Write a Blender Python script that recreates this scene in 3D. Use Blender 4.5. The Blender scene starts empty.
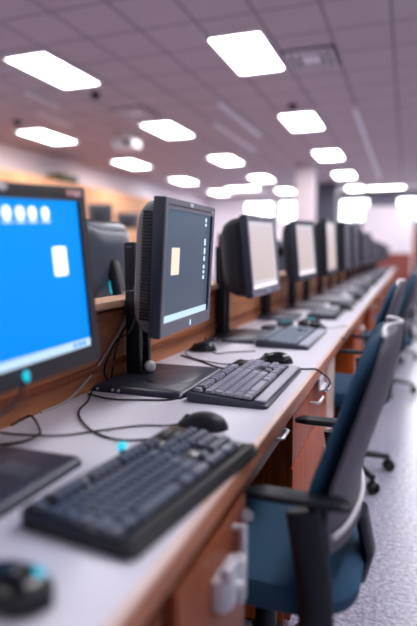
import bpy, bmesh, math, random
from mathutils import Vector, Matrix, Euler
random.seed(7)
R = math.radians
C = bpy.context.scene.collection
SC = bpy.context.scene

# ------------------------------------------------------------------ camera, world, exposure
CAM = Vector((0.0, 0.0, 1.15))
cd = bpy.data.cameras.new('camera'); cam = bpy.data.objects.new('camera', cd); C.objects.link(cam)
cam.location = CAM
FPX = 540.0
cd.sensor_fit = 'VERTICAL'; cd.sensor_height = 36.0; cd.lens = FPX / 626 * 36
# the desk row (+Y) vanishes right of and above the picture's centre
_p = math.atan2(59.0, FPX)
_y = math.atan2(198.5, math.hypot(FPX, 59.0))
cam.rotation_euler = (math.pi / 2 - _p, 0, _y)
cd.clip_start = 0.02; cd.clip_end = 200
cd.dof.use_dof = True; cd.dof.focus_distance = 1.62; cd.dof.aperture_fstop = 1.02
SC.camera = cam

w = bpy.data.worlds.new('world'); SC.world = w; w.use_nodes = True
bg = w.node_tree.nodes['Background']
bg.inputs[0].default_value = (0.80, 0.80, 1.0, 1); bg.inputs[1].default_value = 0.16

SC.view_settings.view_transform = 'Standard'; SC.view_settings.look = 'None'
SC.view_settings.gamma = 1; SC.view_settings.use_curve_mapping = False
SC.view_settings.exposure = 1.12
LAMP = 8.0
SC.cycles.use_denoising = True
SC.cycles.max_bounces = 8; SC.cycles.sample_clamp_indirect = 6

# ------------------------------------------------------------------ materials
def mat(name, col, rough=0.5, metal=0.0, spec=0.5, noise=0.0, nscale=40, bump=0.0, emit=None, estr=0.0, coat=0.0):
    m = bpy.data.materials.new(name); m.use_nodes = True
    nt = m.node_tree; b = nt.nodes['Principled BSDF']
    b.inputs['Base Color'].default_value = (*col, 1); b.inputs['Roughness'].default_value = rough
    b.inputs['Metallic'].default_value = metal; b.inputs['Specular IOR Level'].default_value = spec
    b.inputs['Coat Weight'].default_value = coat
    if emit:
        b.inputs['Emission Color'].default_value = (*emit, 1); b.inputs['Emission Strength'].default_value = estr
    if noise or bump:
        tc = nt.nodes.new('ShaderNodeTexCoord'); n = nt.nodes.new('ShaderNodeTexNoise')
        n.inputs['Scale'].default_value = nscale; n.inputs['Detail'].default_value = 4
        nt.links.new(tc.outputs['Object'], n.inputs['Vector'])
        if noise:
            mx = nt.nodes.new('ShaderNodeMixRGB')
            mx.inputs[1].default_value = (*[max(0, c * (1 - noise)) for c in col], 1)
            mx.inputs[2].default_value = (*[min(1, c * (1 + noise)) for c in col], 1)
            nt.links.new(n.outputs['Fac'], mx.inputs[0]); nt.links.new(mx.outputs[0], b.inputs['Base Color'])
        if bump:
            bp = nt.nodes.new('ShaderNodeBump'); bp.inputs['Strength'].default_value = bump
            bp.inputs['Distance'].default_value = 0.002
            nt.links.new(n.outputs['Fac'], bp.inputs['Height']); nt.links.new(bp.outputs[0], b.inputs['Normal'])
    return m

def wood(name, c1, c2, scale=(30, 30, 1.5), rough=0.38, spec=0.2):
    m = bpy.data.materials.new(name); m.use_nodes = True
    nt = m.node_tree; b = nt.nodes['Principled BSDF']; b.inputs['Roughness'].default_value = rough; b.inputs['Specular IOR Level'].default_value = spec
    tc = nt.nodes.new('ShaderNodeTexCoord'); mp = nt.nodes.new('ShaderNodeMapping')
    mp.inputs['Scale'].default_value = scale
    n = nt.nodes.new('ShaderNodeTexNoise'); n.inputs['Scale'].default_value = 3; n.inputs['Detail'].default_value = 6
    cr = nt.nodes.new('ShaderNodeValToRGB')
    cr.color_ramp.elements[0].position = 0.35; cr.color_ramp.elements[0].color = (*c1, 1)
    cr.color_ramp.elements[1].position = 0.65; cr.color_ramp.elements[1].color = (*c2, 1)
    nt.links.new(tc.outputs['Object'], mp.inputs[0]); nt.links.new(mp.outputs[0], n.inputs['Vector'])
    nt.links.new(n.outputs['Fac'], cr.inputs[0]); nt.links.new(cr.outputs[0], b.inputs['Base Color'])
    return m

def emis(name, col, s):
    m = bpy.data.materials.new(name); m.use_nodes = True
    b = m.node_tree.nodes['Principled BSDF']
    b.inputs['Base Color'].default_value = (0.02, 0.02, 0.02, 1); b.inputs['Roughness'].default_value = 0.35
    b.inputs['Emission Color'].default_value = (*col, 1); b.inputs['Emission Strength'].default_value = s
    return m

M = dict(
    laminate=mat('laminate', (0.63, 0.62, 0.71), 0.3, noise=0.03, nscale=300),
    cherry=wood('cherry', (0.26, 0.040, 0.005), (0.44, 0.090, 0.012)),
    cherry_shaded=wood('cherry_shaded', (0.20, 0.048, 0.018), (0.29, 0.080, 0.030)),  # cherry for the near door, its shading put into the colour
    cherry_dark=wood('cherry_dark', (0.16, 0.045, 0.022), (0.24, 0.07, 0.03)),
    edge=wood('edge', (0.36, 0.13, 0.07), (0.50, 0.21, 0.12), (30, 1.5, 30)),
    rim=mat('rim', (0.66, 0.48, 0.42), 0.3),
    panel=wood('panel', (0.33, 0.12, 0.055), (0.46, 0.19, 0.09), (20, 1.5, 20), 0.4),
    ledge=wood('ledge', (0.52, 0.30, 0.20), (0.62, 0.38, 0.27), (20, 1.5, 20), 0.35),
    peach=wood('peach', (0.80, 0.40, 0.20), (0.88, 0.50, 0.28), (4, 4, 1), 0.5),
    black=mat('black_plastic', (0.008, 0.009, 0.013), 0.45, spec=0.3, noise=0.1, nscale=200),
    gloss=mat('gloss_black', (0.004, 0.005, 0.008), 0.2),
    satin=mat('satin_black', (0.030, 0.036, 0.060), 0.33, spec=0.5),
    dark=mat('dark_plastic', (0.014, 0.016, 0.024), 0.45, spec=0.3),
    slate=mat('slate_plastic', (0.022, 0.030, 0.052), 0.4),
    silver_plastic=mat('silver_plastic', (0.17, 0.16, 0.21), 0.4),
    brown_plastic=mat('brown_plastic', (0.035, 0.030, 0.038), 0.5),
    greyback=mat('grey_plastic', (0.060, 0.075, 0.105), 0.32),
    palm=mat('palm_plastic', (0.40, 0.39, 0.48), 0.35),
    palepalm=mat('pale_palm_plastic', (0.42, 0.45, 0.56), 0.35),
    keypale=mat('key_pale', (0.22, 0.27, 0.36), 0.3),
    greyrest=mat('rest_plastic', (0.085, 0.082, 0.105), 0.4),
    keyblack=mat('key_black', (0.065, 0.085, 0.13), 0.34),
    keygrey=mat('key_grey', (0.25, 0.25, 0.33), 0.3),
    fabric=mat('blue_fabric', (0.009, 0.056, 0.118), 0.85, noise=0.25, nscale=500, bump=0.4),
    shell=mat('grey_shell', (0.075, 0.066, 0.088), 0.55, noise=0.08, nscale=60),
    lip=mat('silver_lip', (0.62, 0.60, 0.66), 0.3, 0.3),
    arm=mat('arm_plastic', (0.008, 0.011, 0.018), 0.4, spec=0.3),
    chrome=mat('chrome', (0.75, 0.75, 0.8), 0.2, 1.0),
    steel=mat('steel', (0.66, 0.67, 0.74), 0.3, 0.35),
    white=mat('white_plastic', (0.8, 0.78, 0.82), 0.4),
    paper=mat('paper', (0.85, 0.78, 0.68), 0.7),
    cable=mat('cable_black', (0.008, 0.007, 0.012), 0.4, spec=0.3),
    cablegrey=mat('cable_grey', (0.40, 0.36, 0.36), 0.45),
    label=mat('label_pink', (0.50, 0.25, 0.24), 0.5),
    cyan=emis('cyan_glow', (0.0, 0.46, 0.60), 0.7),
    cyanled=emis('cyan_led', (0.0, 0.42, 0.62), 0.75),
    lamp=emis('lamp', (1.0, 0.97, 0.99), LAMP),
    window=emis('window_light', (0.88, 0.95, 1.0), 4.0),
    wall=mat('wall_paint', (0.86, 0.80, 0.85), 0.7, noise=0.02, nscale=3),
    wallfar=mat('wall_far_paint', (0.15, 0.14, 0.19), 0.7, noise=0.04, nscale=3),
    redwood=wood('redwood', (0.20, 0.055, 0.045), (0.28, 0.085, 0.065), (8, 8, 1)),
    mullion=mat('mullion', (0.07, 0.07, 0.11), 0.5),
    green=mat('olive', (0.10, 0.11, 0.03), 0.6),
    vent=mat('vent_metal', (0.85, 0.76, 0.80), 0.5),
    ventdark=mat('vent_dark', (0.015, 0.012, 0.015), 0.7),
    whiteboard=mat('whiteboard', (0.88, 0.82, 0.88), 0.4),
    pillar=mat('pillar_paint', (0.80, 0.70, 0.74), 0.6),
    screenpaper=emis('paper_window', (0.70, 0.58, 0.48), 0.7),
)

# screens: what they show is light they give off
def screen_mat(name, c_bot, c_top, s, base=(0.01, 0.01, 0.015), rough=0.28, spec=0.4):
    m = bpy.data.materials.new(name); m.use_nodes = True
    nt = m.node_tree; b = nt.nodes['Principled BSDF']
    b.inputs['Base Color'].default_value = (*base, 1); b.inputs['Roughness'].default_value = rough; b.inputs['Specular IOR Level'].default_value = spec
    tc = nt.nodes.new('ShaderNodeTexCoord'); sp = nt.nodes.new('ShaderNodeSeparateXYZ'); cr = nt.nodes.new('ShaderNodeValToRGB')
    nt.links.new(tc.outputs['Generated'], sp.inputs[0]); nt.links.new(sp.outputs['Z'], cr.inputs[0])
    cr.color_ramp.elements[0].color = (*c_bot, 1); cr.color_ramp.elements[1].color = (*c_top, 1)
    nt.links.new(cr.outputs[0], b.inputs['Emission Color']); b.inputs['Emission Strength'].default_value = s
    return m
M['scr_blue'] = screen_mat('screen_blue', (0.0, 0.135, 0.52), (0.0, 0.155, 0.48), 1.0, spec=0.08)
M['scr_dim'] = screen_mat('screen_dim', (0.055, 0.07, 0.105), (0.06, 0.09, 0.14), 0.6)
M['scr_beige'] = screen_mat('screen_beige', (0.42, 0.34, 0.33), (0.44, 0.38, 0.40), 0.72)
M['scr_pale'] = screen_mat('screen_pale', (0.48, 0.44, 0.47), (0.45, 0.42, 0.46), 0.72)
M['scr_off'] = screen_mat('screen_off', (0.05, 0.045, 0.065), (0.07, 0.06, 0.085), 0.5, rough=0.55)
M['bar_light'] = emis('taskbar_light', (0.40, 0.55, 0.70), 0.72)
M['bar_pale'] = emis('taskbar_pale', (0.70, 0.62, 0.66), 0.9)
M['icon'] = emis('icon_white', (0.80, 0.88, 0.98), 0.9)
M['icon_dim'] = emis('icon_dim', (0.42, 0.55, 0.68), 0.8)

# ceiling tiles: grid of dark seams in the board's own pattern
def ceiling_mat():
    m = bpy.data.materials.new('ceiling_tile'); m.use_nodes = True
    nt = m.node_tree; b = nt.nodes['Principled BSDF']; b.inputs['Roughness'].default_value = 0.85
    tc = nt.nodes.new('ShaderNodeTexCoord'); sp = nt.nodes.new('ShaderNodeSeparateXYZ')
    nt.links.new(tc.outputs['Object'], sp.inputs[0])
    def line(out, size, off):
        a = nt.nodes.new('ShaderNodeMath'); a.operation = 'ADD'; a.inputs[1].default_value = off + 100 * size
        d = nt.nodes.new('ShaderNodeMath'); d.operation = 'MODULO'; d.inputs[1].default_value = size
        g = nt.nodes.new('ShaderNodeMath'); g.operation = 'LESS_THAN'; g.inputs[1].default_value = 0.028
        nt.links.new(out, a.inputs[0]); nt.links.new(a.outputs[0], d.inputs[0]); nt.links.new(d.outputs[0], g.inputs[0])
        return g.outputs[0]
    lx = line(sp.outputs['X'], 0.60, 0.234); ly = line(sp.outputs['Y'], 0.66, 0.14)
    mx = nt.nodes.new('ShaderNodeMath'); mx.operation = 'MAXIMUM'
    nt.links.new(lx, mx.inputs[0]); nt.links.new(ly, mx.inputs[1])
    n = nt.nodes.new('ShaderNodeTexNoise'); n.inputs['Scale'].default_value = 1.2
    nt.links.new(tc.outputs['Object'], n.inputs['Vector'])
    c = nt.nodes.new('ShaderNodeMixRGB'); c.inputs[1].default_value = (0.42, 0.335, 0.36, 1); c.inputs[2].default_value = (0.50, 0.395, 0.42, 1)
    nt.links.new(n.outputs['Fac'], c.inputs[0])
    f = nt.nodes.new('ShaderNodeMixRGB'); f.inputs[2].default_value = (0.22, 0.18, 0.21, 1)
    nt.links.new(mx.outputs[0], f.inputs[0]); nt.links.new(c.outputs[0], f.inputs[1]); nt.links.new(f.outputs[0], b.inputs['Base Color'])
    return m
M['ceiling'] = ceiling_mat()

def floor_mat():
    m = bpy.data.materials.new('floor_vinyl'); m.use_nodes = True
    nt = m.node_tree; b = nt.nodes['Principled BSDF']
    tc = nt.nodes.new('ShaderNodeTexCoord')
    n = nt.nodes.new('ShaderNodeTexNoise'); n.inputs['Scale'].default_value = 60; n.inputs['Detail'].default_value = 8; n.inputs['Roughness'].default_value = 0.7
    cr = nt.nodes.new('ShaderNodeValToRGB')
    cr.color_ramp.elements[0].position = 0.35; cr.color_ramp.elements[0].color = (0.15, 0.15, 0.21, 1)
    cr.color_ramp.elements[1].position = 0.68; cr.color_ramp.elements[1].color = (0.50, 0.50, 0.66, 1)
    n2 = nt.nodes.new('ShaderNodeTexNoise'); n2.inputs['Scale'].default_value = 2.5; n2.inputs['Detail'].default_value = 3
    rr = nt.nodes.new('ShaderNodeMapRange'); rr.inputs['To Min'].default_value = 0.10; rr.inputs['To Max'].default_value = 0.34
    bp = nt.nodes.new('ShaderNodeBump'); bp.inputs['Strength'].default_value = 0.25; bp.inputs['Distance'].default_value = 0.003
    nt.links.new(tc.outputs['Object'], n.inputs['Vector']); nt.links.new(tc.outputs['Object'], n2.inputs['Vector'])
    nt.links.new(n.outputs['Fac'], cr.inputs[0]); nt.links.new(cr.outputs[0], b.inputs['Base Color'])
    nt.links.new(n2.outputs['Fac'], rr.inputs['Value']); nt.links.new(rr.outputs[0], b.inputs['Roughness'])
    nt.links.new(n.outputs['Fac'], bp.inputs['Height']); nt.links.new(bp.outputs[0], b.inputs['Normal'])
    return m
M['floor'] = floor_mat()

# ------------------------------------------------------------------ mesh helpers
class MB:
    """collects shapes into one mesh"""
    def __init__(s): s.bm = bmesh.new(); s.mats = []
    def mi(s, m):
        if m is None: return 0
        if m not in s.mats: s.mats.append(m)
        return s.mats.index(m)
    def _merge(s, b, m=None, mtx=None):
        if mtx is not None: bmesh.ops.transform(b, matrix=mtx, verts=b.verts)
        k = s.mi(m)
        for f in b.faces: f.material_index = k
        me = bpy.data.meshes.new('t'); b.to_mesh(me); b.free(); s.bm.from_mesh(me); bpy.data.meshes.remove(me)
    def box(s, c, d, bev=0.0, rot=None, m=None, seg=2):
        b = bmesh.new(); bmesh.ops.create_cube(b, size=1)
        bmesh.ops.scale(b, vec=d, verts=b.verts)
        if bev: bmesh.ops.bevel(b, geom=b.edges[:], offset=min(bev, min(d) * .49), segments=seg, affect='EDGES', profile=0.6)
        mt = Matrix.Translation(c)
        if rot: mt = mt @ Euler(rot).to_matrix().to_4x4()
        s._merge(b, m, mt); return s
    def b2(s, lo, hi, bev=0.0, m=None):
        return s.box([(a + b) / 2 for a, b in zip(lo, hi)], [abs(b - a) for a, b in zip(lo, hi)], bev, m=m)
    def cyl(s, c, r, h, axis='Z', r2=None, seg=24, m=None, bev=0.0):
        b = bmesh.new(); bmesh.ops.create_cone(b, cap_ends=True, segments=seg, radius1=r, radius2=r if r2 is None else r2, depth=h)
        if bev: bmesh.ops.bevel(b, geom=[e for e in b.edges if abs(e.verts[0].co.z - e.verts[1].co.z) < 1e-6], offset=bev, segments=2, affect='EDGES')
        rot = {'Z': Matrix.Identity(4), 'X': Matrix.Rotation(R(90), 4, 'Y'), 'Y': Matrix.Rotation(R(-90), 4, 'X')}[axis]
        s._merge(b, m, Matrix.Translation(c) @ rot); return s
    def sph(s, c, r, sc=(1, 1, 1), m=None, seg=20):
        b = bmesh.new(); bmesh.ops.create_uvsphere(b, u_segments=seg, v_segments=seg // 2, radius=r)
        s._merge(b, m, Matrix.Translation(c) @ Matrix.Diagonal((*sc, 1))); return s
    def loft(s, rings, cap=True, m=None, closed=True):
        b = bmesh.new(); vs = [[b.verts.new(p) for p in r] for r in rings]; n = len(rings[0])
        for a, c in zip(vs, vs[1:]):
            for i in range(n if closed else n - 1):
                j = (i + 1) % n; b.faces.new((a[i], a[j], c[j], c[i]))
        if cap and closed: b.faces.new(vs[0][::-1]); b.faces.new(vs[-1])
        bmesh.ops.recalc_face_normals(b, faces=b.faces[:]); s._merge(b, m); return s
    def tube(s, pts, r, seg=10, m=None, rs=None, cap=True):
        pts = [Vector(p) for p in pts]; rings = []; up = None
        for i, p in enumerate(pts):
            t = (pts[min(i + 1, len(pts) - 1)] - pts[max(i - 1, 0)]).normalized()
            if up is None: up = Vector((0, 0, 1)) if abs(t.z) < .9 else Vector((1, 0, 0))
            a = t.cross(up).normalized(); up = a.cross(t).normalized()
            rr = rs[i] if rs else r
            rx, ry = rr if isinstance(rr, tuple) else (rr, rr)
            rings.append([p + a * math.cos(2 * math.pi * k / seg) * rx + up * math.sin(2 * math.pi * k / seg) * ry for k in range(seg)])
        return s.loft(rings, cap, m)
    def build(s, name, m, parent=None, smooth=True, mtx=None, angle=40):
        me = bpy.data.meshes.new(name)
        if mtx is not None: bmesh.ops.transform(s.bm, matrix=mtx, verts=s.bm.verts)
        s.bm.normal_update(); s.bm.to_mesh(me); s.bm.free()
        ms = [x for x in s.mats] if s.mats else []
        if ms:
            for x in ms: me.materials.append(M[x])
        else: me.materials.append(M[m])
        if smooth:
            me.polygons.foreach_set('use_smooth', [True] * len(me.polygons))
            try: me.set_sharp_from_angle(angle=R(angle))
            except Exception: pass
        o = bpy.data.objects.new(name, me); C.objects.link(o)
        if parent is not None: o.parent = parent
        return o

def rrect(w, h, r, n=5):
    """rounded rectangle outline, list of (a, b)"""
    out = []
    for cx, cy, a0 in ((w / 2 - r, h / 2 - r, 0), (-w / 2 + r, h / 2 - r, 90), (-w / 2 + r, -h / 2 + r, 180), (w / 2 - r, -h / 2 + r, 270)):
        for k in range(n):
            a = R(a0 + 90 * k / (n - 1)); out.append((cx + r * math.cos(a), cy + r * math.sin(a)))
    return out

def spline(pts, n=8):
    P = [Vector(p) for p in pts]; P = [2 * P[0] - P[1]] + P + [2 * P[-1] - P[-2]]; out = []
    for i in range(1, len(P) - 2):
        for k in range(n):
            t = k / n; a, b, c, d = P[i - 1:i + 3]
            out.append(0.5 * ((2 * b) + (c - a) * t + (2 * a - 5 * b + 4 * c - d) * t * t + (3 * b - a - 3 * c + d) * t ** 3))
    out.append(P[-2]); return out

def thing(name, label, cat, loc=(0, 0, 0), rz=0, group=None):
    o = bpy.data.objects.new(name, None); C.objects.link(o); o.empty_display_size = .05
    o.location = loc; o.rotation_euler = (0, 0, rz); o['label'] = label; o['category'] = cat
    if group: o['group'] = group
    return o
def tag(o, label, cat, group=None):
    o['label'] = label; o['category'] = cat
    if group: o['group'] = group
    return o
def struct(o): o['kind'] = 'structure'; return o
def kids(o): return [c for c in o.children]
def dup(root, loc=None, rz=None, label=None, group=None, skip=()):
    r = root.copy(); C.objects.link(r)
    if loc is not None: r.location = loc
    if rz is not None: r.rotation_euler = (0, 0, rz)
    if label: r['label'] = label
    if group: r['group'] = group
    for ch in kids(root):
        if ch.name.split('.')[0] in skip: continue
        c = ch.copy(); C.objects.link(c); c.parent = r
        for g in kids(ch):
            d = g.copy(); C.objects.link(d); d.parent = c
    return r
ORD = ['first', 'second', 'third', 'fourth', 'fifth', 'sixth', 'seventh', 'eighth', 'ninth', 'tenth', 'eleventh', 'twelfth', 'thirteenth', 'fourteenth', 'fifteenth', 'sixteenth']

# ------------------------------------------------------------------ room
Y0, Y1, XL, XR, ZC = -4.0, 21.0, -7.8, 4.6, 3.4
struct(MB().b2((XL - .2, Y0, -.1), (XR, Y1 + .2, 0)).build('floor', 'floor', smooth=False))
struct(MB().b2((XL - .2, Y0, ZC), (XR, Y1 + .2, ZC + .1)).build('ceiling', 'ceiling', smooth=False))
struct(MB().b2((XL - .2, Y0, 0), (XL, Y1, ZC)).build('wall_left', 'wall', smooth=False))
# far wall with a window band between z 2.35 and 3.05
wf = MB()
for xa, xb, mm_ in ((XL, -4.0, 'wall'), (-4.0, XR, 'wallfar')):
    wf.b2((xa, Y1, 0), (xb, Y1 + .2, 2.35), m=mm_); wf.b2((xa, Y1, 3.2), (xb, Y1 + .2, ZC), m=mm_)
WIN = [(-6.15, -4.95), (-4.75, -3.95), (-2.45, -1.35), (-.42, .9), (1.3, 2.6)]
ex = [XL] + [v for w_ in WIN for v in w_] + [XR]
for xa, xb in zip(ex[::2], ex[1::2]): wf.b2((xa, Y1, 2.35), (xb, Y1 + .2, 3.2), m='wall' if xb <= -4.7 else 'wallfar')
struct(wf.build('wall_far', None, smooth=False))
tr = MB(); tr.b2((-1.9, Y1 - .05, 0), (XR, Y1, 2.1))
struct(tr.build('trim_1', 'redwood', smooth=False))
for k, (xa, xb) in enumerate(WIN):
    f = MB()
    for z in (2.36, 2.80, 3.18): f.b2((xa, Y1 - .04, z - .035), (xb, Y1 + .1, z + .035))
    for x in (xa + .03, (xa + xb) / 2, xb - .03): f.b2((x - .03, Y1 - .04, 2.36), (x + .03, Y1 + .1, 3.18))
    fo = struct(f.build('window_%d' % (k + 1), 'mullion', smooth=False))
    MB().b2((xa + .02, Y1 + .03, 2.37), (xb - .02, Y1 + .05, 3.17)).build('pane', 'window', fo, smooth=False)
pl = MB(); 
pl.b2((-2.76, 14.0, 0), (-2.28, 14.45, ZC - .002), .02)
struct(pl.build('pillar', 'pillar'))
pl = MB(); pl.b2((-2.80, 17.8, 0), (-2.18, 18.3, ZC - .002), .02)
struct(pl.build('pillar', 'mullion'))

# ceiling lights
def light_fixture(label, x, y, dx=.585, dy=1.21, group='recessed ceiling light panels'):
    t = thing('ceiling_light', label, 'ceiling light', (x, y, ZC), 0, group)
    f = MB(); a, b, th = dx / 2, dy / 2, .022
    f.b2((-a, -b, -.025), (-a + th, b, 0)); f.b2((a - th, -b, -.025), (a, b, 0))
    f.b2((-a + th, -b, -.025), (a - th, -b + th, 0)); f.b2((-a + th, b - th, -.025), (a - th, b, 0))
    f.build('frame', 'white', t, smooth=False)
    MB().b2((-a + th, -b + th, -.014), (a - th, b - th, -.002), .004).build('diffuser', 'lamp', t)
    return t
cols = [(-1.76, 'right-hand row of ceiling lights above the monitors'), (-4.16, 'middle row of ceiling lights'), (-6.56, 'left-hand row of ceiling lights')]
L0 = None
for x, d in cols + [(.64, None), (3.04, None)]:
    rows = [-1.35, -.95, -.57, 0, .5, 1, 1.5, 2, 2.5, 3, 3.5, 4] if x == .64 else range(-3, 5)  # unseen aisle column, panels added and packed closely to brighten desk and floor
    for j in rows:
        if j == -2 and x < 3 and x > -3: continue
        y = {-1.76: 6.15, -4.16: 5.88, -6.56: 5.6}.get(x, 6.15) + (3.33 if x > -2 else 3.38) * j
        if d and j >= 0 and j == int(j):
            lab = 'white rectangular panel, %s one in the %s' % (['nearest', 'second nearest', 'third nearest', 'fourth nearest', 'farthest'][j], d)
        else:
            lab = 'white rectangular ceiling panel outside the frame, added above the camera or the aisle to light the room'
        if L0 is None: L0 = light_fixture(lab, x, y)
        else: dup(L0, (x, y, ZC), 0, lab)
dup(L0, (-.75, 19.6, ZC), R(90), 'wide white ceiling light set crosswise above the far whiteboard')
dup(L0, (-5.4, 18.2, ZC), R(90), 'white ceiling light set crosswise at the far left end of the room')

# pale ceiling streaks built as thin bars, vents, detectors, projector
for i, (x, y, ln, lab) in enumerate(((-.84, 13.2, 8.6, 'long pale strip running along the ceiling at the right above the aisle'),
                     (-2.71, 9.1, 2.4, 'thin pale strip on the ceiling between the right and middle light rows'),
                     (-3.2, 10.4, 2.6, 'second thin pale strip, farther and left of its twin between two light rows'),
                     (-5.06, 6.85, .8, 'short pale strip just beyond the nearest left ceiling light'),
                     (-5.62, 7.9, .9, 'short pale strip nearer the left-hand light row'))):
    o = MB().b2((-.035, -ln / 2, -.03), (.035, ln / 2, 0), .008).build('ceiling_streak', 'white'); o.location = (x, y, ZC)
    tag(o, lab, 'ceiling strip')
def vent(label, x, y, dx, dy):
    t = thing('ceiling_vent', label, 'air vent', (x, y, ZC))
    MB().b2((-dx / 2 - .03, -dy / 2 - .03, -.012), (dx / 2 + .03, dy / 2 + .03, 0)).build('backing', 'ventdark', t, smooth=False)
    for i in range(3):
        s = 1 - i * .29; a, b = dx / 2 * s, dy / 2 * s; th = .026; f = MB()
        z = -.03 + i * .004
        f.b2((-a, -b, z), (-a + th, b, -.01)); f.b2((a - th, -b, z), (a, b, -.01))
        f.b2((-a + th, -b, z), (a - th, -b + th, -.01)); f.b2((-a + th, b - th, z), (a - th, b, -.01))
        f.build('louver', 'vent', t, smooth=False)
    f = MB().b2((-.09, -.09, -.024), (.09, .09, -.01)); f.build('centre_plate', 'vent', t, smooth=False)
vent('square grey louvered vent beside the nearest right-hand ceiling light', -1.12, 6.54, .52, .6)
vent('dark square vent by the second light of the middle row', -4.15, 8.0, .45, .6)
for x, y, lab in ((-4.2, 6.86, 'small dark round detector beyond the nearest left ceiling light'), (-1.71, 8.4, 'small dark round detector before the second right-hand light'), (-6.32, 7.8, 'small dark round detector near the far left ceiling light')):
    o = MB().cyl((0, 0, -.03), .05, .06, r2=.075, bev=.008).cyl((0, 0, -.068), .03, .02).build('smoke_detector', 'ventdark'); o.location = (x, y, ZC)
    tag(o, lab, 'smoke detector')
t = thing('projector', 'white projector hanging from the ceiling left of centre', 'projector', (-4.98, 9.2, ZC))
MB().cyl((0, 0, -.07), .03, .14).cyl((0, 0, -.01), .09, .02).build('mount', 'white', t)
MB().box((0, 0, -.22), (.46, .38, .19), .06).build('housing', 'white', t)
MB().cyl((.10, -.19, -.22), .055, .05, 'Y').build('lens', 'gloss', t)

# tall peach cupboards along the left wall
c0 = None
for i in range(7):
    y = 8.2 + i * 1.05
    lab = 'tall peach wood cupboard on the left wall, %s counted from the near end' % ORD[i]
    if c0 is None:
        c0 = thing('tall_cupboard', lab, 'cupboard', (-7.55, y, 0), 0, 'peach wood cupboards on the left wall')
        MB().b2((-.24, -.51, 0), (.24, .51, 2.78), .005).build('carcass', 'peach', c0)
        for s in (-1, 1):
            d = MB().b2((.24, s * .255 - .25, .08), (.262, s * .255 + .25, 2.74), .004).build('door', 'peach', c0)
            MB().b2((.262, s * .04 - .008, 1.3), (.285, s * .04 + .008, 1.5), .004).build('handle', 'steel', d)
    else: dup(c0, (-7.55, y, 0), 0, lab)
MB().b2((-.18, -.36, 0), (.18, .36, .17), .01).build('storage_box', 'green').location = (-7.5, 10.75, 2.78)
tag(bpy.data.objects['storage_box'], 'olive box lying on top of the peach cupboards above the blue screen', 'box')

# lower cupboard with dark monitors standing on it, in front of the peach ones
t = thing('low_cupboard', 'long peach wood cupboard far behind carrying dark monitors', 'cupboard', (-5.1, 8.7, 0))
MB().b2((-.25, -1.3, 0), (.25, 1.3, 1.5), .01).build('carcass', 'peach', t)
for q in (-.87, 0, .87):
    d = MB().b2((.25, q - .41, .08), (.27, q + .41, 1.46), .004).build('door', 'peach', t)
    MB().b2((.27, q + .3, .9), (.29, q + .32, 1.1), .004).build('handle', 'steel', d)

# ------------------------------------------------------------------ desks
DT = .75; XF, XB = -.28, -.86; DY0, DY1 = -.7, 17.2
t = thing('long_desk', 'long white-topped desk running along the row of computers', 'desk', (0, 0, 0))
MB().b2((XB, DY0, DT - .035), (XF - .012, DY1, DT), .002).build('desktop', 'laminate', t)
e = MB().b2((XF - .012, DY0, DT - .045), (XF, DY1, DT - .004), .003).build('edge_band', 'edge', t); e['label'] = 'reddish brown wooden edge'
MB().b2((XF - .014, DY0, DT - .006), (XF + .001, DY1, DT + .0005), .003).build('edge_rim', 'rim', t)
tag(MB().b2((XF - .05, 2.262, 0), (XF - .014, 2.50, DT - .0355), .003).build('support_panel', 'rim'), 'pale pinkish panel supporting the desk just past the cable clip', 'desk support')
t = thing('desk_partition', 'low brown wooden partition with a pale ledge behind the monitors', 'partition', (0, 0, 0))
MB().b2((XB - .03, DY0, 0), (XB, DY1, .985)).build('back_panel', 'panel', t)
for z in (.80, .955):
    MB().b2((XB, DY0, z), (XB + .012, DY1, z + .02), .003).build('rail', 'cherry_dark', t)
MB().b2((XB - .09, DY0, .985), (XB + .022, DY1, 1.007), .004).build('ledge', 'ledge', t)
XO = XB - .031
t = thing('facing_desk', 'matching desk of the opposite row behind the wooden partition', 'desk', (0, 0, 0))
MB().b2((XO - .62, DY0, DT - .035), (XO, DY1, DT), .002).build('desktop', 'laminate', t)
MB().b2((XO - .632, DY0, DT - .045), (XO - .62, DY1, DT - .002), .003).build('edge_band', 'edge', t)
for y in (DY0 + .02, 5.4, 11.3, DY1 - .02): MB().b2((XO - .58, y - .015, 0), (XO, y + .015, DT - .035)).build('end_panel', 'cherry', t)

# pedestals under the desk
def handle_loop(mb, y0, y1, z, x, d=.03, r=.005):
    mb.tube([(x, y0, z), (x + d * .7, y0, z), (x + d, y0 + .008, z), (x + d, y1 - .008, z), (x + d * .7, y1, z), (x, y1, z)], r, 8)
# near pedestal: two doors, the one in view with a bar, a latch and a lock
t = thing('wooden_cabinet', 'reddish wooden cabinet at the lower edge with a silver latch on its door', 'cabinet', (0, 0, 0), 0, 'wooden pedestals under the desk')
MB().b2((XB + .03, .25, .02), (XF - .035, 1.01, DT - .036)).build('body', 'cherry_dark', t, smooth=False)
MB().b2((XB + .04, .27, 0), (XF - .08, 1.0, .02)).build('plinth', 'black', t, smooth=False)
MB().b2((XF - .035, .26, .05), (XF - .02, .63, .66), .003).build('door', 'cherry_dark', t)  # darker copy of the wood carries the shade on this door
d = MB().b2((XF - .035, .66, .05), (XF - .008, 1.01, .668), .004).build('door', 'cherry_shaded', t)
MB().tube([(XF - .008, .925, .64), (XF + .012, .925, .64)], .006).tube([(XF + .012, .925, .645), (XF + .012, .925, .555)], .0075, 12).tube([(XF - .008, .925, .56), (XF + .012, .925, .56)], .006).build('handle', 'steel', d)
MB().cyl((XF, .985, .635), .013, .016, 'X', bev=.003).cyl((XF + .010, .985, .635), .008, .006, 'X').build('lock', 'steel', d)
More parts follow.
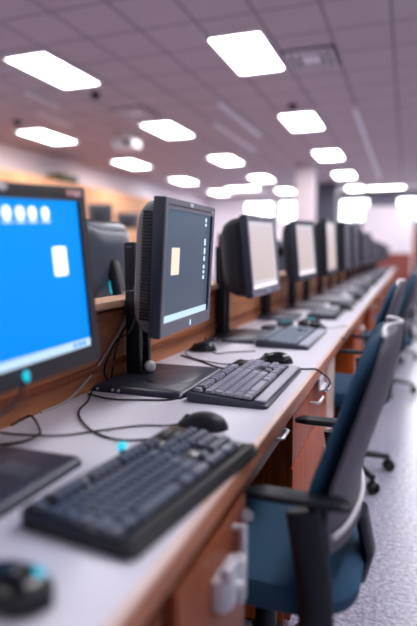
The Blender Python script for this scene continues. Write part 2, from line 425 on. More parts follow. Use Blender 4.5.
mb = MB().box((XF + .004, .852, .575), (.026, .10, .055), .006).box((XF + .015, .83, .588), (.02, .045, .075), .007).box((XF + .016, .885, .565), (.024, .03, .085), .006).cyl((XF + .026, .852, .57), .013, .018, 'X', bev=.003)
mb.build('latch', 'steel', d)
# second pedestal
def pedestal(y0, y1, label):
    t = thing('wooden_cabinet', label, 'cabinet', (0, y0, 0), 0, 'wooden pedestals under the desk')
    L = y1 - y0; X = XF - .012
    MB().b2((XB + .03, 0, .02), (X - .022, L, DT - .036)).build('body', 'cherry', t, smooth=False)
    MB().b2((XB + .04, .02, 0), (X - .06, L - .02, .02)).build('plinth', 'black', t, smooth=False)
    d = MB().b2((X - .022, .004, .04), (X, L - .004, .52), .003).build('door', 'cherry', t)
    MB().tube([(X, L - .05, .36), (X + .03, L - .05, .36), (X + .03, L - .05, .47), (X, L - .05, .47)], .005, 8).build('handle', 'steel', d)
    d = MB().b2((X - .022, .004, .527), (X - .002, L - .004, .705), .003).build('drawer', 'cherry', t)
    mb = MB(); handle_loop(mb, L / 2 - .05, L / 2 + .05, .64, X - .002, .03, .0055); mb.build('handle', 'steel', d)
    return t
p0 = pedestal(1.52, 2.24, 'orange-brown wooden cabinet seen past the nearest chair, under the desk')
for y, lab in ((3.5, 'wooden cabinet just beyond the second chair under the desk'), (5.1, 'blurred wooden cabinet under the desk by the third chair'), (6.6, 'blurred wooden cabinet under the desk beyond the fourth chair'), (8.2, 'tiny blurred wooden cabinet far along under the desk'), (9.9, 'tiny blurred wooden cabinet far along under the desk'), (11.5, 'tiny blurred wooden cabinet far along under the desk'), (13.4, 'tiny blurred wooden cabinet far along under the desk'), (16.2, 'tiny blurred wooden cabinet far along under the desk')):
    dup(p0, (0, y, 0), 0, lab)
t = thing('pencil_drawer', 'thin drawer with a pale loop handle, coloured dark for the shade beneath the desk', 'drawer', (0, 0, 0))  # drawer behind the loop handle; its dark colour carries the under-desk shade
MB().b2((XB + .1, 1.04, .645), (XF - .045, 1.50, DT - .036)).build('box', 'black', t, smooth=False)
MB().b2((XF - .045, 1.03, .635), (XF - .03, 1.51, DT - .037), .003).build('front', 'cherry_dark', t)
mb = MB(); handle_loop(mb, 1.29, 1.375, .688, XF - .03, .034, .004); mb.build('handle', 'steel', t)

# ------------------------------------------------------------------ monitors
def monitor(label, base, ctr, ang, size=(.376, .301), front='dark', side='dark', screen='scr_beige', content=None, group='black monitors in the near row', bw=(.30, .34), detail=True, back='dark', neckdx=0.0, bot=.036, neck_top=None, deep=1.0, dish=True, coly=0.0):
    bx, by = base; t = thing('monitor', label, 'monitor', (bx, by, DT), 0, group)
    w_, h = size; yaw, tilt, roll = [R(a) for a in ang]
    Mx = Matrix.Translation(Vector((ctr[0] - bx, ctr[1] - by, ctr[2] - DT))) @ Euler((roll, tilt, yaw)).to_matrix().to_4x4()
    top = .028; sd = .020; dp = .028
    def piece(mb, lo, hi, bev=.004, m=None): mb.b2(lo, hi, bev, m)
    W, H0, H1 = w_ / 2 + sd, -h / 2 - bot, h / 2 + top
    # frame: front face plates and the deeper dark side band
    f = MB()
    piece(f, (-dp, -W, H0), (.004, -w_ / 2, H1)); piece(f, (-dp, w_ / 2, H0), (.004, W, H1))
    piece(f, (-dp, -w_ / 2 - .004, h / 2), (.0035, w_ / 2 + .004, H1)); piece(f, (-dp, -w_ / 2 - .004, H0), (.0035, w_ / 2 + .004, -h / 2))
    fo = f.build('bezel', side, t, mtx=Mx.copy())
    g = MB()
    for lo, hi in (((.0036, -W + .002, H0 + .002), (.0065, -w_ / 2 + .001, H1 - .002)), ((.0036, w_ / 2 - .001, H0 + .002), (.0065, W - .002, H1 - .002)),
                   ((.0036, -w_ / 2, h / 2 - .001), (.0064, w_ / 2, H1 - .002)), ((.0036, -w_ / 2, H0 + .002), (.0064, w_ / 2, -h / 2 + .001))):
        g.b2(lo, hi)
    g.build('bezel_face', front, fo, smooth=False, mtx=Mx.copy())
    sc = MB().b2((-.012, -w_ / 2, -h / 2), (-.002, w_ / 2, h / 2)).build('screen', screen, t, smooth=False, mtx=Mx.copy())
    # back housing, tapering away
    rings = []
    for x, a, b, r in ((-dp + .004, .98, .97, .02), (-.055 * deep, .95, .94, .035), (-.082 * deep, .86, .86, .05), (-.102 * deep, .68, .70, .06), (-.112 * deep, .42, .46, .05)):
        rings.append([Vector((x, p * a, q * b + (H0 + H1) / 2)) for p, q in rrect(2 * W, H1 - H0, r)])
    MB().loft(rings).build('housing', back, t, mtx=Mx.copy())
    if detail:
        for s in (-1, 1):
            v = MB()
            for i in range(34):
                z = -h * .46 + i * h * .92 / 33
                v.box((-.044, s * (W * .962), z), (.028, .008, .0050), rot=(0, 0, s * .25))
            v.build('vent', 'gloss', t, smooth=False, mtx=Mx.copy())
        # slim badge on the top edge, power key at the lower edge
        b = MB().sph((.0068, -.015, h / 2 + top * .62), .011, (.15, 1.3, .55)); b.build('badge', 'lip', fo, mtx=Mx.copy())
        if dish: MB().box((.007, .018, -h / 2 - bot * .52), (.003, .006, .016), .001).build('emblem', 'icon_dim', fo, smooth=False, mtx=Mx.copy())
        MB().box((.0068, W - .030, h / 2 + top * .38), (.003, .014, .005), .001).build('power_light', 'lip', fo, mtx=Mx.copy())
        MB().b2((.0062, -w_ / 2 + .002, h / 2 + .0085), (.0071, w_ / 2 - .004, h / 2 + .0115)).build('groove', 'dark', fo, smooth=False, mtx=Mx.copy())
    if content: content(sc, Mx, w_, h)
    # arm joining head and column
    hb = Mx @ Vector((-.105 * deep, 0, 0))
    nx = -.10 + neckdx; nt_ = neck_top if neck_top else hb.z + .05
    MB().tube([hb, Vector((nx + .01, coly, min(hb.z - .01, nt_ - .02)))], .03, 14).box((hb.x - .004, hb.y, hb.z), (.012, .10, .10), .004).build('arm', 'black', t)
    cl = MB()
    for s in (-1, 1):  # two rails with the cable slot between them
        cl.b2((nx - .022, coly + s * .031 - .012, .012), (nx + .026, coly + s * .031 + .012, nt_), .004)
    cl.b2((nx - .022, coly - .022, .085), (nx + .014, coly + .022, nt_ - .003), .003)
    cl.build('column', 'black', t)
    # foot: flat plate sweeping up behind
    fw, fl = bw; rings = []
    for z, s_, r in ((0, 1.0, .025), (.008, 1.0, .025), (.015, .97, .03), (.019, .90, .04)):
        rings.append([Vector((p * s_, q * s_, z)) for p, q in rrect(fw, fl, r * .5, 6)])
    b = MB().loft(rings); b.build('foot', 'satin', t)
    if dish: MB().sph((.045, 0, .016), .1, (.9, 1.25, .09)).build('foot_dish', 'satin', t)
    if detail:
        MB().cyl((-.12, -fl / 2 + .0, .009), .004, .004, 'Y').cyl((-.07, -fl / 2, .009), .004, .004, 'Y').cyl((-.05, -fl / 2, .009), .004, .004, 'Y').build('port', 'lip', t)
    return t

def rect_on(sc, Mx, w_, h, s0, t0, s1, t1, name, m, lift=.0005, r=None):
    """a lit patch shown on the screen, s from left, t from bottom"""
    x = -.002 + lift; mb = MB()
    a, b = (s0 - .5) * w_, (s1 - .5) * w_; c, d = (t0 - .5) * h, (t1 - .5) * h
    rad = min(b - a, d - c) * (r or .1)
    ring = [(p + (a + b) / 2, q + (c + d) / 2) for p, q in rrect(b - a, d - c, rad, 4)]
    mb.loft([[Vector((x - .0004, p, q)) for p, q in ring], [Vector((x, p, q)) for p, q in ring]])
    return mb.build(name, m, sc, smooth=False, mtx=Mx.copy())
def blue_content(sc, Mx, w_, h):
    rect_on(sc, Mx, w_, h, 0.0, .0, 1, .055, 'taskbar', 'bar_light')
    for s in (.86, .90, .935): rect_on(sc, Mx, w_, h, s, .012, s + .022, .045, 'tray_icon', 'scr_blue', .0009, .3)
    for s in (.36, .47, .555, .635, .725):
        rect_on(sc, Mx, w_, h, s, .875, s + .052, .955, 'desktop_icon', 'icon', r=.45)
        rect_on(sc, Mx, w_, h, s - .004, .855, s + .056, .873, 'icon_caption', 'icon_dim', r=.3)
    rect_on(sc, Mx, w_, h, .775, .51, .875, .70, 'window', 'icon', r=.12)
def dim_content(sc, Mx, w_, h):
    rect_on(sc, Mx, w_, h, 0.0, .0, 1, .062, 'taskbar', 'bar_light')
    rect_on(sc, Mx, w_, h, .145, .42, .30, .665, 'window', 'screenpaper', .0012, .05)
    for t0, t1 in ((.93, .97), (.885, .915), (.69, .76), (.60, .665), (.53, .58), (.45, .49), (.40, .43), (.34, .38)):
        rect_on(sc, Mx, w_, h, .865, t0, .905, t1, 'desktop_icon', 'icon_dim', r=.2)
def pale_content(sc, Mx, w_, h):
    rect_on(sc, Mx, w_, h, 0.0, .0, 1, .05, 'taskbar', 'bar_pale')
    rect_on(sc, Mx, w_, h, .08, .12, .92, .93, 'window', 'scr_beige')

G1 = 'monitors standing on the long desk'
m1 = monitor('nearest monitor, with a bright blue desktop and white icons', (-.715, .72), (-.654, .788, 1.098), (-6.6, -3, 3), front='brown_plastic', side='brown_plastic', screen='scr_blue', content=blue_content, group=G1, bw=(.30, .27), dish=False)
fo = [c for c in m1.children if c.name.startswith('bezel')][0]
Mx1 = Matrix.Translation(Vector((-.654 + .715, .788 - .72, 1.098 - DT))) @ Euler((R(3), R(-3), R(-6.6))).to_matrix().to_4x4()
MB().box((.0072, .172, .1505 + .0145), (.002, .045, .013), .001).build('sticker', 'label', fo, mtx=Mx1)['label'] = 'pinkish brown sticker at the corner'
MB().box((.0, 0, 0), (.002, .05, .075), .0005, rot=(0, R(90), R(-8))).build('foot_sticker', 'greyback', m1, mtx=Matrix.Translation((.075, .03, .0195)))
m2 = monitor('dim dark-grey screen monitor in sharp focus with a cream note window', (-.715, 1.525), (-.594, 1.458, 1.118), (2.2, 3.5, .5), front='silver_plastic', side='slate', screen='scr_dim', content=dim_content, group=G1, bw=(.29, .37), back='greyrest', neckdx=.003, neck_top=.285, coly=.03)
m3 = monitor('beige-screened monitor, next beyond the sharp one', (-.735, 2.48), (-.63, 2.477, 1.148), (-4.2, -5, 1.6), front='silver_plastic', side='slate', screen='scr_pale', content=pale_content, group=G1, back='dark', deep=1.5, bw=(.23, .36))
m4 = monitor('pale-screened monitor with a dark blue rim, second beyond the sharp one', (-.735, 3.35), (-.59, 3.38, 1.177), (-6.5, -4.9, 1.9), front='slate', side='slate', screen='scr_pale', content=pale_content, group=G1, detail=False, bw=(.23, .34))
m5 = monitor('narrow-looking pale-screened monitor before the pink pillar foot, fifth in the row', (-.70, 4.0), (-.512, 3.977, 1.205), (-2, -3.2, 1.3), (.408, .33), bw=(.26, .30), front='slate', side='dark', screen='scr_beige', group=G1, detail=False)
m6 = monitor('sixth monitor of the row, its dull screen seen almost edge-on', (-.70, 4.62), (-.46, 4.6, 1.222), (-1.9, -2.8, 1.4), (.408, .33), bw=(.26, .30), front='slate', side='dark', screen='scr_off', group=G1, detail=False)
MY = [5.4, 6.15, 7.0, 7.9, 8.8, 9.7, 10.6, 11.5, 12.4, 13.4, 14.4, 15.4, 16.4]
for i, y in enumerate(MY):
    if i < 4: lab = 'blurred dark monitor, %s in the long desk row' % ORD[i + 6]
    else: lab = 'tiny blurred dark monitor crowded at the far end of the desk row'
    o = dup(m6, (-.70 - .03 * (i > 3), y, DT), R(5 * math.sin(i * 2.3)), lab); 
    if i > 2: o.scale = (1, 1, .94)

# the row facing the other way: only the backs show over the partition
mo = monitor('grey curved back of a monitor seen between the blue and the sharp screen', (-1.18, 2.0), (-1.30, 2.06, 1.115), (180, -3, 0), (.39, .31), front='dark', side='gloss', screen='scr_off', group='monitors of the opposite row seen from behind', detail=False, back='greyback', bw=(.28, .30), neckdx=.15, neck_top=.22)
MB().box((-.0, .12, .30), (.004, .012, .055), .002, rot=(R(12), 0, 0)).build('sticker', 'cyan', mo).location = (-.002, -.10, -.04)
for y, lab in ((.95, 'back of an opposite-row monitor hidden behind the blue screen'), (3.0, 'dark back of an opposite-row monitor right of the sharp screen'), (3.9, 'dark opposite-row monitor back behind the beige screens'), (4.8, 'second dark opposite-row monitor back behind the beige screens')):
    dup(mo, (-1.18, y, DT), 0, lab, skip=('sticker',))
for y in (5.7, 6.7, 7.7, 8.8, 10.0, 11.2, 12.6, 14.0, 15.4):
    dup(mo, (-1.18, y, DT), 0, 'tiny blurred monitor back far along the opposite row', skip=('sticker',))
# old monitors standing on the low cupboard
for y, z, lab in ((8.25, 1.5, 'dark monitor standing on the far cupboard, left of the pair'), (9.25, 1.5, 'dark monitor standing on the far cupboard, right of the pair')):
    o = dup(mo, (-5.1, y, z), R(-70), lab, 'dark monitors on the far cupboard', skip=('sticker',)); o.scale = (1, 1, .95 if y < 9 else .8)

# narrow black cases on the ledge
cs = thing('narrow_case', 'narrow black case standing on the ledge behind the sharp monitor', 'electronic box', (-.925, 1.755, 1.007), 0, 'narrow cases on the ledge')
MB().b2((-.02, -.045, 0), (.02, .045, .185), .006).build('shell', 'black', cs)
MB().b2((-.012, -.047, .165), (.012, -.0445, .172)).build('status_light', 'greyback', cs, smooth=False)
MB().b2((-.024, -.05, -.0), (.024, .05, .008), .002).build('stand', 'lip', cs)
dup(cs, (-.925, 2.76, 1.007), 0, 'narrow black case standing on the ledge left of the beige-screened monitor')

# ------------------------------------------------------------------ keyboards
KM = {}
def key_mesh(w_, d_, mname):
    k = (round(w_, 4), round(d_, 4), mname)
    if k not in KM:
        a, b = w_ / 2, d_ / 2
        rings = [[Vector((p, q + o, z)) for p, q in rrect(2 * a * s, 2 * b * s, .0015, 2)] for z, s, o in ((0, 1, 0), (.005, .93, .0003), (.0085, .80, .0008))]
        mb = MB().loft(rings)
        me = bpy.data.meshes.new('key'); mb.bm.to_mesh(me); mb.bm.free(); me.materials.append(M[mname]); KM[k] = me
    return KM[k]
def key_layout():
    u = 1.0; out = []
    def row(y, xs): 
        x = 0
        for w_ in xs:
            if w_ < 0: x += -w_
            else: out.append((x + w_ / 2, y, w_)); x += w_
    row(5.3, [1, -1] + [1] * 4 + [-.5] + [1] * 4 + [-.5] + [1] * 4 + [-.3, 1, 1])
    row(4, [1] * 13 + [2, -.3, 1, 1, 1, -.3, 1, 1, 1, 1])
    row(3, [1.5] + [1] * 12 + [1.5, -.3, 1, 1, 1, -.3, 1, 1, 1, 1])
    row(2, [1.75] + [1] * 11 + [2.25, -3.6, 1, 1, 1])
    row(1, [2.25] + [1] * 10 + [2.75, -1.3, 1, -1.3, 1, 1, 1, 1])
    row(0, [1.5, 1.5, 7, 2, 3, -.3, 1, 1, 1, -.3, 2, 1])
    return out
KEYS = key_layout()
def keyboard(label, loc, rz, kmat, body, W=.455, D=.165, rest=0.0, restmat=None, group='black keyboards on the long desk', individual=True, led=False, cablep=None):
    """local x along the keys, y away from the user"""
    t = thing('keyboard', label, 'keyboard', (loc[0], loc[1], DT), rz, group)
    h0, h1 = .017, .030
    # wedge-shaped body
    rings = []
    for z, s in ((.0, .985), (.004, 1.0), (1.0, 1.0), (1.1, .985)):
        rg = []
        for p, q in rrect(W * s, (D + rest) * s - .0, .014, 5):
            q2 = q; hh = h0 + (h1 - h0) * max(0, min(1, (q2 + (D + rest) / 2 - rest) / D))
            if rest: hh *= 1 - .35 * max(0, ( -q2 - (D + rest) / 2 + rest) / rest)
            zz = z if z < .5 else (hh - .002 if z < 1.05 else hh)
            rg.append(Vector((p, q2, zz)))
        rings.append(rg)
    MB().loft(rings).build('body', body, t)
    y0 = -(D + rest) / 2 + rest
    U = (W - .022) / 22.6; x0 = -W / 2 + .011; dy = (D - .026) / 6.3
    tilt = math.atan2(h1 - h0, D)
    if rest:
        MB().box((0, -(D + rest) / 2 + rest / 2 + .004, h0 + .0015), (W - .02, rest - .006, .006), .0028, rot=(R(3), 0, 0)).build('palm_rest', restmat or 'greyrest', t)
    # recess the keys sit in
    for a, b in ((0, 15.05), (15.25, 18.35), (18.55, 22.65)):
        MB().box((x0 + (a + b) / 2 * U, y0 + .012 + 3.15 * dy, h0 + (h1 - h0) * .5 + .0006), ((b - a) * U, D - .02, .0024), .0008, rot=(tilt, 0, 0)).build('key_bed', 'gloss', t)
    allk = MB()
    for n, (kx, ky, kw) in enumerate(KEYS):
        x = x0 + kx * U; y = y0 + .012 + (ky + .45) * dy; z = h0 + (h1 - h0) * (y - y0) / D + .0008
        if individual:
            o = bpy.data.objects.new('key', key_mesh(kw * U - .0036, dy - .0046, kmat)); C.objects.link(o)
            o.location = (x, y, z); o.rotation_euler = (tilt, 0, 0); o.parent = t
        else:
            allk.box((x, y, z + .004), (kw * U - .003, dy - .0035, .008))
    if not individual:
        ko = allk.build('keys', kmat, t, smooth=False); ko['kind'] = 'stuff'
    MB().box((x0 + 20.5 * U, y0 + .012 + 5.75 * dy, h1 + .0005), (3.4 * U, dy * .5, .002), .0008, rot=(tilt, 0, 0)).build('indicator_strip', 'dark', t)
    if led:
        MB().sph((0, 0, 0), .008, (1.25, 1, 1)).build('plug', 'cyan', t).location = led
    return t

# keyboard corners on the desk: long edge towards the aisle
k1 = keyboard('nearest keyboard, large, black and blurred in the lower left', (-.392, .818), R(83), 'keyblack', 'black', W=.445, D=.185, rest=.02, restmat='black')
k2 = keyboard('sharp black keyboard with a grey palm edge before the dim screen', (-.436, 1.568), R(90), 'keygrey', 'satin', W=.49, D=.192, rest=.036, restmat='palm')
k3 = keyboard('third keyboard along the desk, with a grey front edge', (-.485, 2.50), R(89.5), 'keypale', 'satin', W=.54, D=.19, rest=.045, restmat='palepalm')
kf = keyboard('blurred keyboard in front of the fourth monitor', (-.48, 3.55), R(90), 'keyblack', 'black', W=.46, D=.165, rest=.02, restmat='black', individual=False)
for i, y in enumerate([4.45, 5.6, 6.7, 7.8, 9.0, 10.2, 11.4, 12.6, 13.9, 15.2]):
    lab = 'blurred keyboard, %s along the long desk' % ORD[i + 4] if i < 4 else 'tiny blurred keyboard far along the desk'
    dup(kf, (-.455 + .01 * math.sin(i * 2.1), y, DT), R(90 + 2 * math.sin(i * 1.7)), lab)

# ------------------------------------------------------------------ mice
def mouse(label, loc, rz, m='black', L=.115, Wd=.064, H=.038, cable=None, group='black mice on the long desk', glow=False):
    """local +y is the front of the mouse"""
    t = thing('mouse', label, 'mouse', (loc[0], loc[1], DT + .0005), rz, group)
    rings = []
    N = 14
    for i in range(N + 1):
        v = i / N; y = (-.5 + v) * L
        e = math.sqrt(max(0, 1 - abs(2 * v - 1) ** 2.6)); wv = Wd / 2 * (e * (1 - .10 * math.sin(v * math.pi * 1.0) * (v > .3)) ) + .001
        hv = H * max(.10, (math.sin(math.pi * min(1, v * .78 + .16)) ** .8)) * (e ** .5 * .8 + .2)
        rg = []
        for k in range(16):
            a = 2 * math.pi * k / 16
            zz = math.sin(a); rg.append(Vector((wv * math.copysign(abs(math.cos(a)) ** .75, math.cos(a)), y, (hv * (zz ** .8) if zz > 0 else 0) + (.004 if zz > 0 else .004 * (1 + zz)))))
        rings.append(rg)
    MB().loft(rings).build('body', m, t)
    MB().cyl((0, L * .27, H * .70), .009, .006, 'X', bev=.002).build('wheel', 'dark', t)
    MB().box((0, L * .30, H * .70), (.0012, L * .14, .006), rot=(R(-22), 0, 0)).build('button_seam', 'gloss', t, smooth=False)
    if glow:
        MB().sph((.010, -L * .27, H * .80), .009, (1.0, 1.5, .6)).build('light', 'cyanled', t)
    if cable:
        inv = Matrix.Rotation(-rz, 4, 'Z') @ Matrix.Translation((-loc[0], -loc[1], -(DT + .0005)))
        MB().tube(spline([inv @ Vector(p) for p in cable], 8), .0021, 8).build('cable', 'cable', t)
    return t
Z = DT + .0035
mouse('glossy black mouse with a cyan light at the lower left corner', (-.424, .470), R(98), 'gloss', L=.125, Wd=.07, glow=True, H=.04)
mouse('black mouse between the nearest and the sharp keyboard', (-.428, 1.127), R(104), 'black', L=.122, H=.036,
      cable=[(-.47, 1.118, DT + .012), (-.51, 1.112, Z), (-.568, 1.091, Z), (-.637, 1.028, Z), (-.702, .969, Z), (-.79, .944, Z), (-.845, .94, Z)])
mouse('glossy black mouse just beyond the sharp keyboard', (-.442, 1.93), R(94), 'gloss', L=.13,
      cable=[(-.49, 1.93, DT + .012), (-.55, 1.90, Z), (-.60, 1.83, Z), (-.69, 1.855, Z), (-.77, 1.908, Z), (-.83, 2.0, Z), (-.84, 2.12, Z)])
mouse('dark mouse lying by the foot of the sharp monitor', (-.778, 2.06), R(110), 'gloss',
      cable=[(-.74, 2.02, DT + .012), (-.73, 1.97, .80), (-.72, 1.93, .83), (-.70, 1.92, .80), (-.69, 1.96, .765), (-.66, 2.06, Z), (-.57, 2.12, Z)])
mm = mouse('black mouse by the far end of the third keyboard', (-.44, 2.88), R(75), 'gloss')
dup(mm, (-.52, 2.98, DT + .0005), R(40), 'second black mouse in the clutter beyond the third keyboard')
for i, y in enumerate([3.92, 4.85, 6.0, 7.15, 8.25, 9.5, 10.7]):
    lab = 'blurred black mouse, %s along the long desk' % ORD[i + 6] if i < 3 else 'tiny blurred mouse far along the desk'
    dup(mm, (-.40 + .03 * math.sin(i * 3), y, DT + .0005), R(80), lab)

# ------------------------------------------------------------------ cables and small things
def cable(name, pts, r, m, label, cat='cable', group=None, n=8):
    o = MB().tube(spline(pts, n), r, 8).build(name, m); tag(o, label, cat, group); return o
cable('grey_cable', [(-.925, 1.66, 1.012), (-.885, 1.635, 1.019), (-.845, 1.61, 1.008), (-.848, 1.55, .945), (-.852, 1.43, .855), (-.852, 1.33, .797), (-.85, 1.215, .756), (-.85, 1.10, Z)], .0032, 'cablegrey', 'light grey cable hanging from the ledge down to the desk')
for i, (pts, lab) in enumerate((
    ([(-.853, 1.62, .96), (-.851, 1.50, .88), (-.851, 1.46, .80), (-.85, 1.44, Z), (-.85, 1.40, Z)], 'black cable drooping left of the sharp monitor column'),
    ([(-.852, 1.70, .96), (-.848, 1.69, .86), (-.845, 1.67, .78), (-.84, 1.72, Z)], 'black cable hanging straight behind the sharp monitor column'),
    ([(-.79, 1.49, .95), (-.80, 1.47, .91), (-.83, 1.44, .88), (-.847, 1.40, .80), (-.845, 1.43, Z)], 'black cable looping nearest the grey cable'))):
    cable('power_cable', [Vector(p) for p in pts], .0032, 'cable', lab, group='black cables behind the sharp monitor')
cable('video_cable', [(-.70, 1.50, .985), (-.76, 1.72, .90), (-.80, 1.85, .87), (-.845, 1.98, .93), (-.853, 2.08, .95)], .0034, 'cable', 'black cable sagging from the sharp monitor to the right', group='black cables behind the sharp monitor')
# keyboard lead of the nearest keyboard
cable('keyboard_cable', [(-.848, 1.33, Z), (-.80, 1.234, Z), (-.77, 1.145, Z), (-.708, 1.064, Z + .003), (-.64, 1.012, Z), (-.575, .99, Z), (-.532, 1.0, Z), (-.47, 1.04, Z)], .0026, 'cable', 'black cable winding across the desk to the nearest keyboard')
cable('keyboard_cable', [(-.84, 1.297, Z), (-.754, 1.272, Z), (-.671, 1.291, Z), (-.603, 1.316, Z), (-.565, 1.37, Z)], .0026, 'cable', 'black cable running along the sharp monitor foot to its keyboard')
cable('coiled_cable', [(-.85, .99, Z), (-.852, 1.05, Z + .004), (-.82, 1.03, Z + .01), (-.77, .985, Z + .006), (-.743, .95, Z + .004), (-.753, .905, Z), (-.80, .87, Z), (-.85, .86, Z)], .0026, 'cable', 'loose loop of black cable behind the blue screen')
cable('long_cable', [(-.82, 1.93, Z), (-.709, 1.849, Z), (-.622, 1.775, Z), (-.58, 1.76, Z), (-.56, 1.82, Z), (-.453, 1.84, Z), (-.331, 1.84, Z), (-.283, 1.845, Z + .002), (-.262, 1.86, .74), (-.246, 1.90, .715), (-.242, 1.93, .69), (-.25, 1.93, .672), (-.262, 1.90, .665)], .0032, 'cable', 'black cable crossing the desk and hooking over its front edge')
cable('thin_cable', [(-.30, 3.05, Z), (-.42, 2.9, Z), (-.5, 3.15, Z), (-.7, 3.2, Z)], .0026, 'cable', 'thin cable crossing the desk beyond the third keyboard')
cable('thin_cable', [(-.283, 2.62, Z), (-.262, 2.64, .735), (-.25, 2.75, .69), (-.262, 2.9, .66)], .003, 'cable', 'thin cable hanging over the desk edge by the second chair')
# clip under the desk edge
t = thing('cable_clip', 'clear silver clip under the desk edge where a black cable hooks over', 'clip', (XF, 1.97, .66))
MB().b2((-.002, -.06, 0), (.018, .06, .008), .003).b2((-.002, -.06, 0), (.006, .06, .045), .002).build('plate', 'steel', t)
MB().tube([(.01, -.055, .004), (.03, -.05, .004), (.03, .05, .004), (.01, .055, .004)], .004, 8).build('wire_loop', 'chrome', t)
# hanging cable with cyan tip below the near screen
t = thing('webcam_cable', 'thin cable with a glowing cyan tip hanging under the blue screen', 'cable', (-.626, .77, .93))
MB().tube(spline([(0, 0, .0), (.0, -.022, -.030), (.0, -.06, -.045), (-.0, -.12, -.052), (-.05, -.18, -.10), (-.12, -.2, -.1765)]), .0026, 8).build('wire', 'cable', t)
MB().sph((0, .002, .004), .0075, (.8, .8, 1.5)).build('tip', 'cyan', t)
t = thing('plug', 'small glowing cyan plug at the back edge of the nearest keyboard', 'plug', (-.500, .885, DT))
MB().sph((0, 0, .034), .009, (1, 1.5, .9)).build('cap', 'cyan', t)
MB().cyl((0, .0, .014), .006, .028).build('stem', 'black', t)
t = thing('trackball', 'pale blue-white ball by the sharp monitor column', 'ball', (-.765, 1.545, DT + .019))
MB().sph((0, 0, .022), .019).build('ball', 'white', t); MB().cyl((0, 0, .003), .014, .006).build('ring', 'greyback', t)
# clutter beyond the third keyboard
for i, (x, y, rz, lab) in enumerate(((-.62, 2.93, 20, 'dark adapter with a cyan mark beyond the third keyboard'), (-.665, 2.74, 80, 'dark adapter beside the third keyboard and monitor foot'), (-.50, 3.10, -30, 'dark adapter farthest in the clutter beyond the third keyboard'))):
    t = thing('adapter', lab, 'adapter', (x, y, DT), R(rz), 'adapters on the desk')
    MB().b2((-.045, -.025, 0), (.045, .025, .032), .006).build('case', 'satin', t)
    MB().b2((-.02, -.012, .032), (.02, .004, .034), .0008).build('glint', 'cyan' if i != 1 else 'greyback', t)  # cyan highlights on the clutter put in as small glowing patches
# small white cups standing on the ledge farther on
for i, (y, lab) in enumerate(((2.86 + .75, 'small white knob-like cup on the ledge by the beige-screened monitor'), (4.6, 'small white cup on the ledge by the fourth monitor'), (6.3, 'farthest small white cup on the ledge'))):
    t = thing('cup', lab, 'cup', (-.905, y, 1.007), 0, 'white cups on the ledge')
    rg = [[Vector((r * math.cos(a * math.pi / 10), r * math.sin(a * math.pi / 10), z)) for a in range(20)] for r, z in ((.024, 0), (.034, .03), (.038, .085), (.034, .085), (.030, .03), (.02, .008))]
    MB().loft(rg).build('bowl', 'white', t)
    MB().tube([(.036, 0, .07), (.058, 0, .062), (.058, 0, .03), (.032, 0, .022)], .005, 8).build('handle', 'white', t)

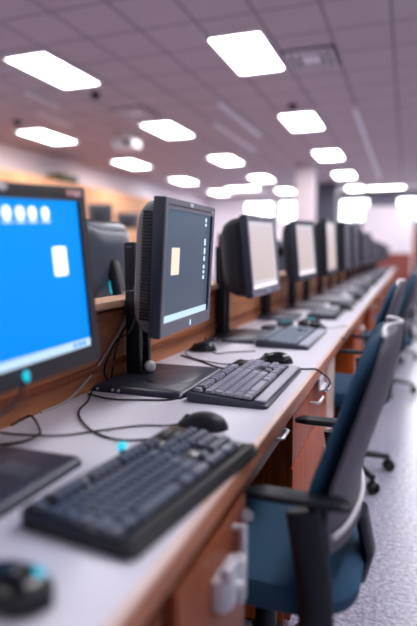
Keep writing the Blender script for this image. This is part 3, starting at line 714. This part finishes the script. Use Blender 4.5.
# ------------------------------------------------------------------ chairs
def chair(label, loc, rz, a0=0, group='blue swivel chairs along the desk'):
    """faces -x; origin on the floor under the gas column"""
    t = thing('office_chair', label, 'chair', loc, rz, group)
    # seat cushion
    rings = []
    for z, s, o in ((.405, .90, 0), (.425, 1.0, 0), (.455, 1.02, 0), (.475, .97, 0), (.483, .86, 0)):
        rg = []
        for p, q in rrect(.48 * s, .45 * s, .11, 8):
            drop = .03 * max(0, (-p - .12) / .12) ** 2
            rg.append(Vector((p - .01, q, z - drop)))
        rings.append(rg)
    MB().loft(rings).build('seat', 'fabric', t)
    MB().box((0, 0, .395), (.36, .34, .03), .012).build('seat_pan', 'arm', t)
    # backrest: profile x(z) of its middle surface
    # (z, outer surface x, shell thickness, cushion thickness, width)
    prof = [(.56, .222, .030, .050, .42), (.62, .216, .033, .050, .45), (.70, .228, .034, .046, .465), (.78, .253, .034, .042, .46), (.85, .274, .032, .040, .445),
            (.91, .288, .024, .044, .41), (.955, .296, .016, .044, .35), (.985, .299, .010, .040, .27), (1.0, .300, .006, .026, .17)]
    CV = .03
    def backrings(shell):
        rings = []
        for z, x, ts, tc, w_ in prof:
            o1, o0 = (x, x - ts) if shell else (x - ts + .002, x - ts - tc)
            w2 = w_ * (.515 if shell else .5); th = o1 - o0; rg = []; n = 12
            zz = z if shell else .55 + (z - .56) * (.99 - .55) / .44
            for i in range(n + 1):
                s = -1 + 2 * i / n; rg.append(Vector((o1 - CV * s * s - th * .4 * abs(s) ** 6, w2 * s, zz)))
            for i in range(n, -1, -1):
                s = -1 + 2 * i / n; rg.append(Vector((o0 - CV * s * s + th * .4 * abs(s) ** 6, w2 * s, zz)))
            rings.append(rg)
        return rings
    MB().loft(backrings(False)).build('backrest', 'fabric', t, angle=60)
    sh = MB().loft(backrings(True)).build('back_shell', 'shell', t, angle=60)
    sh['label'] = 'grey back shell'
    lp = []
    for i in range(13):
        s = -1 + 2 * i / 12; lp.append((.222 - CV * s * s - .008 * abs(s) ** 6, .228 * s, .600))
    MB().tube(lp, .006, 8).build('shell_lip', 'lip', sh)
    tp = []
    for z, x, ts, tc, w_ in prof[7:]: tp.append((x - CV - .004, -w_ * .515, z + .002))
    tp = tp + [(x - .004, 0, 1.003)] + [(a, -b, c) for a, b, c in tp[::-1]]
    MB().tube(spline(tp, 4), .0050, 8).build('shell_trim', 'lip', sh)
    MB().box((.250, -.03, .80), (.006, .008, .035), .002, rot=(0, R(14), 0)).build('tag', 'lip', sh)
    # spine bracket
    MB().tube([(.08, 0, .385), (.18, 0, .385), (.228, 0, .41), (.242, 0, .47), (.222, 0, .56)], 0, 12, rs=[(.045, .016)] * 5).build('bracket', 'arm', t)
    # arms
    for s in (-1, 1):
        y = s * .25
        a = MB().tube(spline([(.14, s * .13, .39), (.15, s * .20, .385), (.16, y, .42), (.155, y, .50), (.14, y, .60), (.13, y, .66)], 5), 0, 12, rs=[(.034, .017)] * 26)
        a.build('arm_post', 'arm', t)
        rings = []
        for z, sc_ in ((.658, .86), (.661, 1), (.668, 1), (.673, .9)):
            rings.append([Vector((p * sc_ + .12, q * sc_ + y, z + .012 + .006 * math.cos(p * 9))) for p, q in rrect(.205, .046, .022, 7)])
        MB().loft(rings).build('armrest', 'arm', t)
    MB().cyl((0, 0, .24), .027, .30).cyl((0, 0, .15), .035, .14).build('gas_column', 'arm', t)
    MB().cyl((0, 0, .085), .05, .06, bev=.01).build('hub', 'arm', t)
    for i in range(5):
        a = R(a0 + 72 * i); d = Vector((math.cos(a), math.sin(a), 0))
        lg = MB().tube([d * .03 + Vector((0, 0, .10)), d * .15 + Vector((0, 0, .098)), d * .27 + Vector((0, 0, .078))], 0, 10, rs=[(.030, .022), (.025, .018), (.020, .014)]).build('base_leg', 'arm', t)
        cz = MB(); side = Vector((-d.y, d.x, 0)); c_ = d * .275
        rot = (R(90), 0, a)
        for s in (-1, 1):
            b = bmesh.new(); bmesh.ops.create_cone(b, cap_ends=True, segments=20, radius1=.028, radius2=.028, depth=.017)
            bmesh.ops.bevel(b, geom=[e for e in b.edges if abs(e.verts[0].co.z - e.verts[1].co.z) < 1e-6], offset=.004, segments=2, affect='EDGES')
            cz._merge(b, None, Matrix.Translation(c_ + side * s * .015 + Vector((0, 0, .029))) @ Euler((R(90), 0, a)).to_matrix().to_4x4())
        cz.box(c_ + Vector((0, 0, .045)), (.045, .02, .03), .008, rot=(0, 0, a)).cyl(c_ + Vector((0, 0, .062)), .008, .03)
        cz.build('caster', 'gloss', lg)
    return t
ch = chair('nearest blue swivel chair with grey back, filling the lower right', (-.30, 1.245, 0), R(0))
chair('second blue swivel chair, its top showing behind the nearest one', (-.30, 2.82, 0), R(-1), -46).scale = (1, 1, 1.02)
for i, y in enumerate((4.7, 6.2, 7.7, 9.3, 11.0, 12.8)):
    lab = ('third swivel chair, blurred at the right edge' if i == 0 else 'fourth swivel chair, blurred at the right edge' if i == 1 else 'tiny blurred swivel chair far down the aisle')
    dup(ch, (-.18 + .04 * i, y, 0), R(8 * math.sin(i * 2)), lab)

# ------------------------------------------------------------------ far end
t = thing('whiteboard', 'pale whiteboard standing beyond the far end of the desk', 'whiteboard', (-.60, 18.1, 0))
MB().b2((-.72, -.02, 1.2), (.72, .02, 2.62), .02).build('board', 'whiteboard', t)
f = MB()
for x in (-.74, .74): f.b2((x - .02, -.025, .1), (x + .02, .025, 2.64), .005)
f.b2((-.74, -.025, 2.62), (.74, .025, 2.65)); f.b2((-.74, -.025, 1.17), (.74, .025, 1.2)); f.build('frame', 'white', t)
for x in (-.74, .74): MB().b2((x - .025, -.3, 0), (x + .025, .3, .1), .01).build('foot', 'white', t)
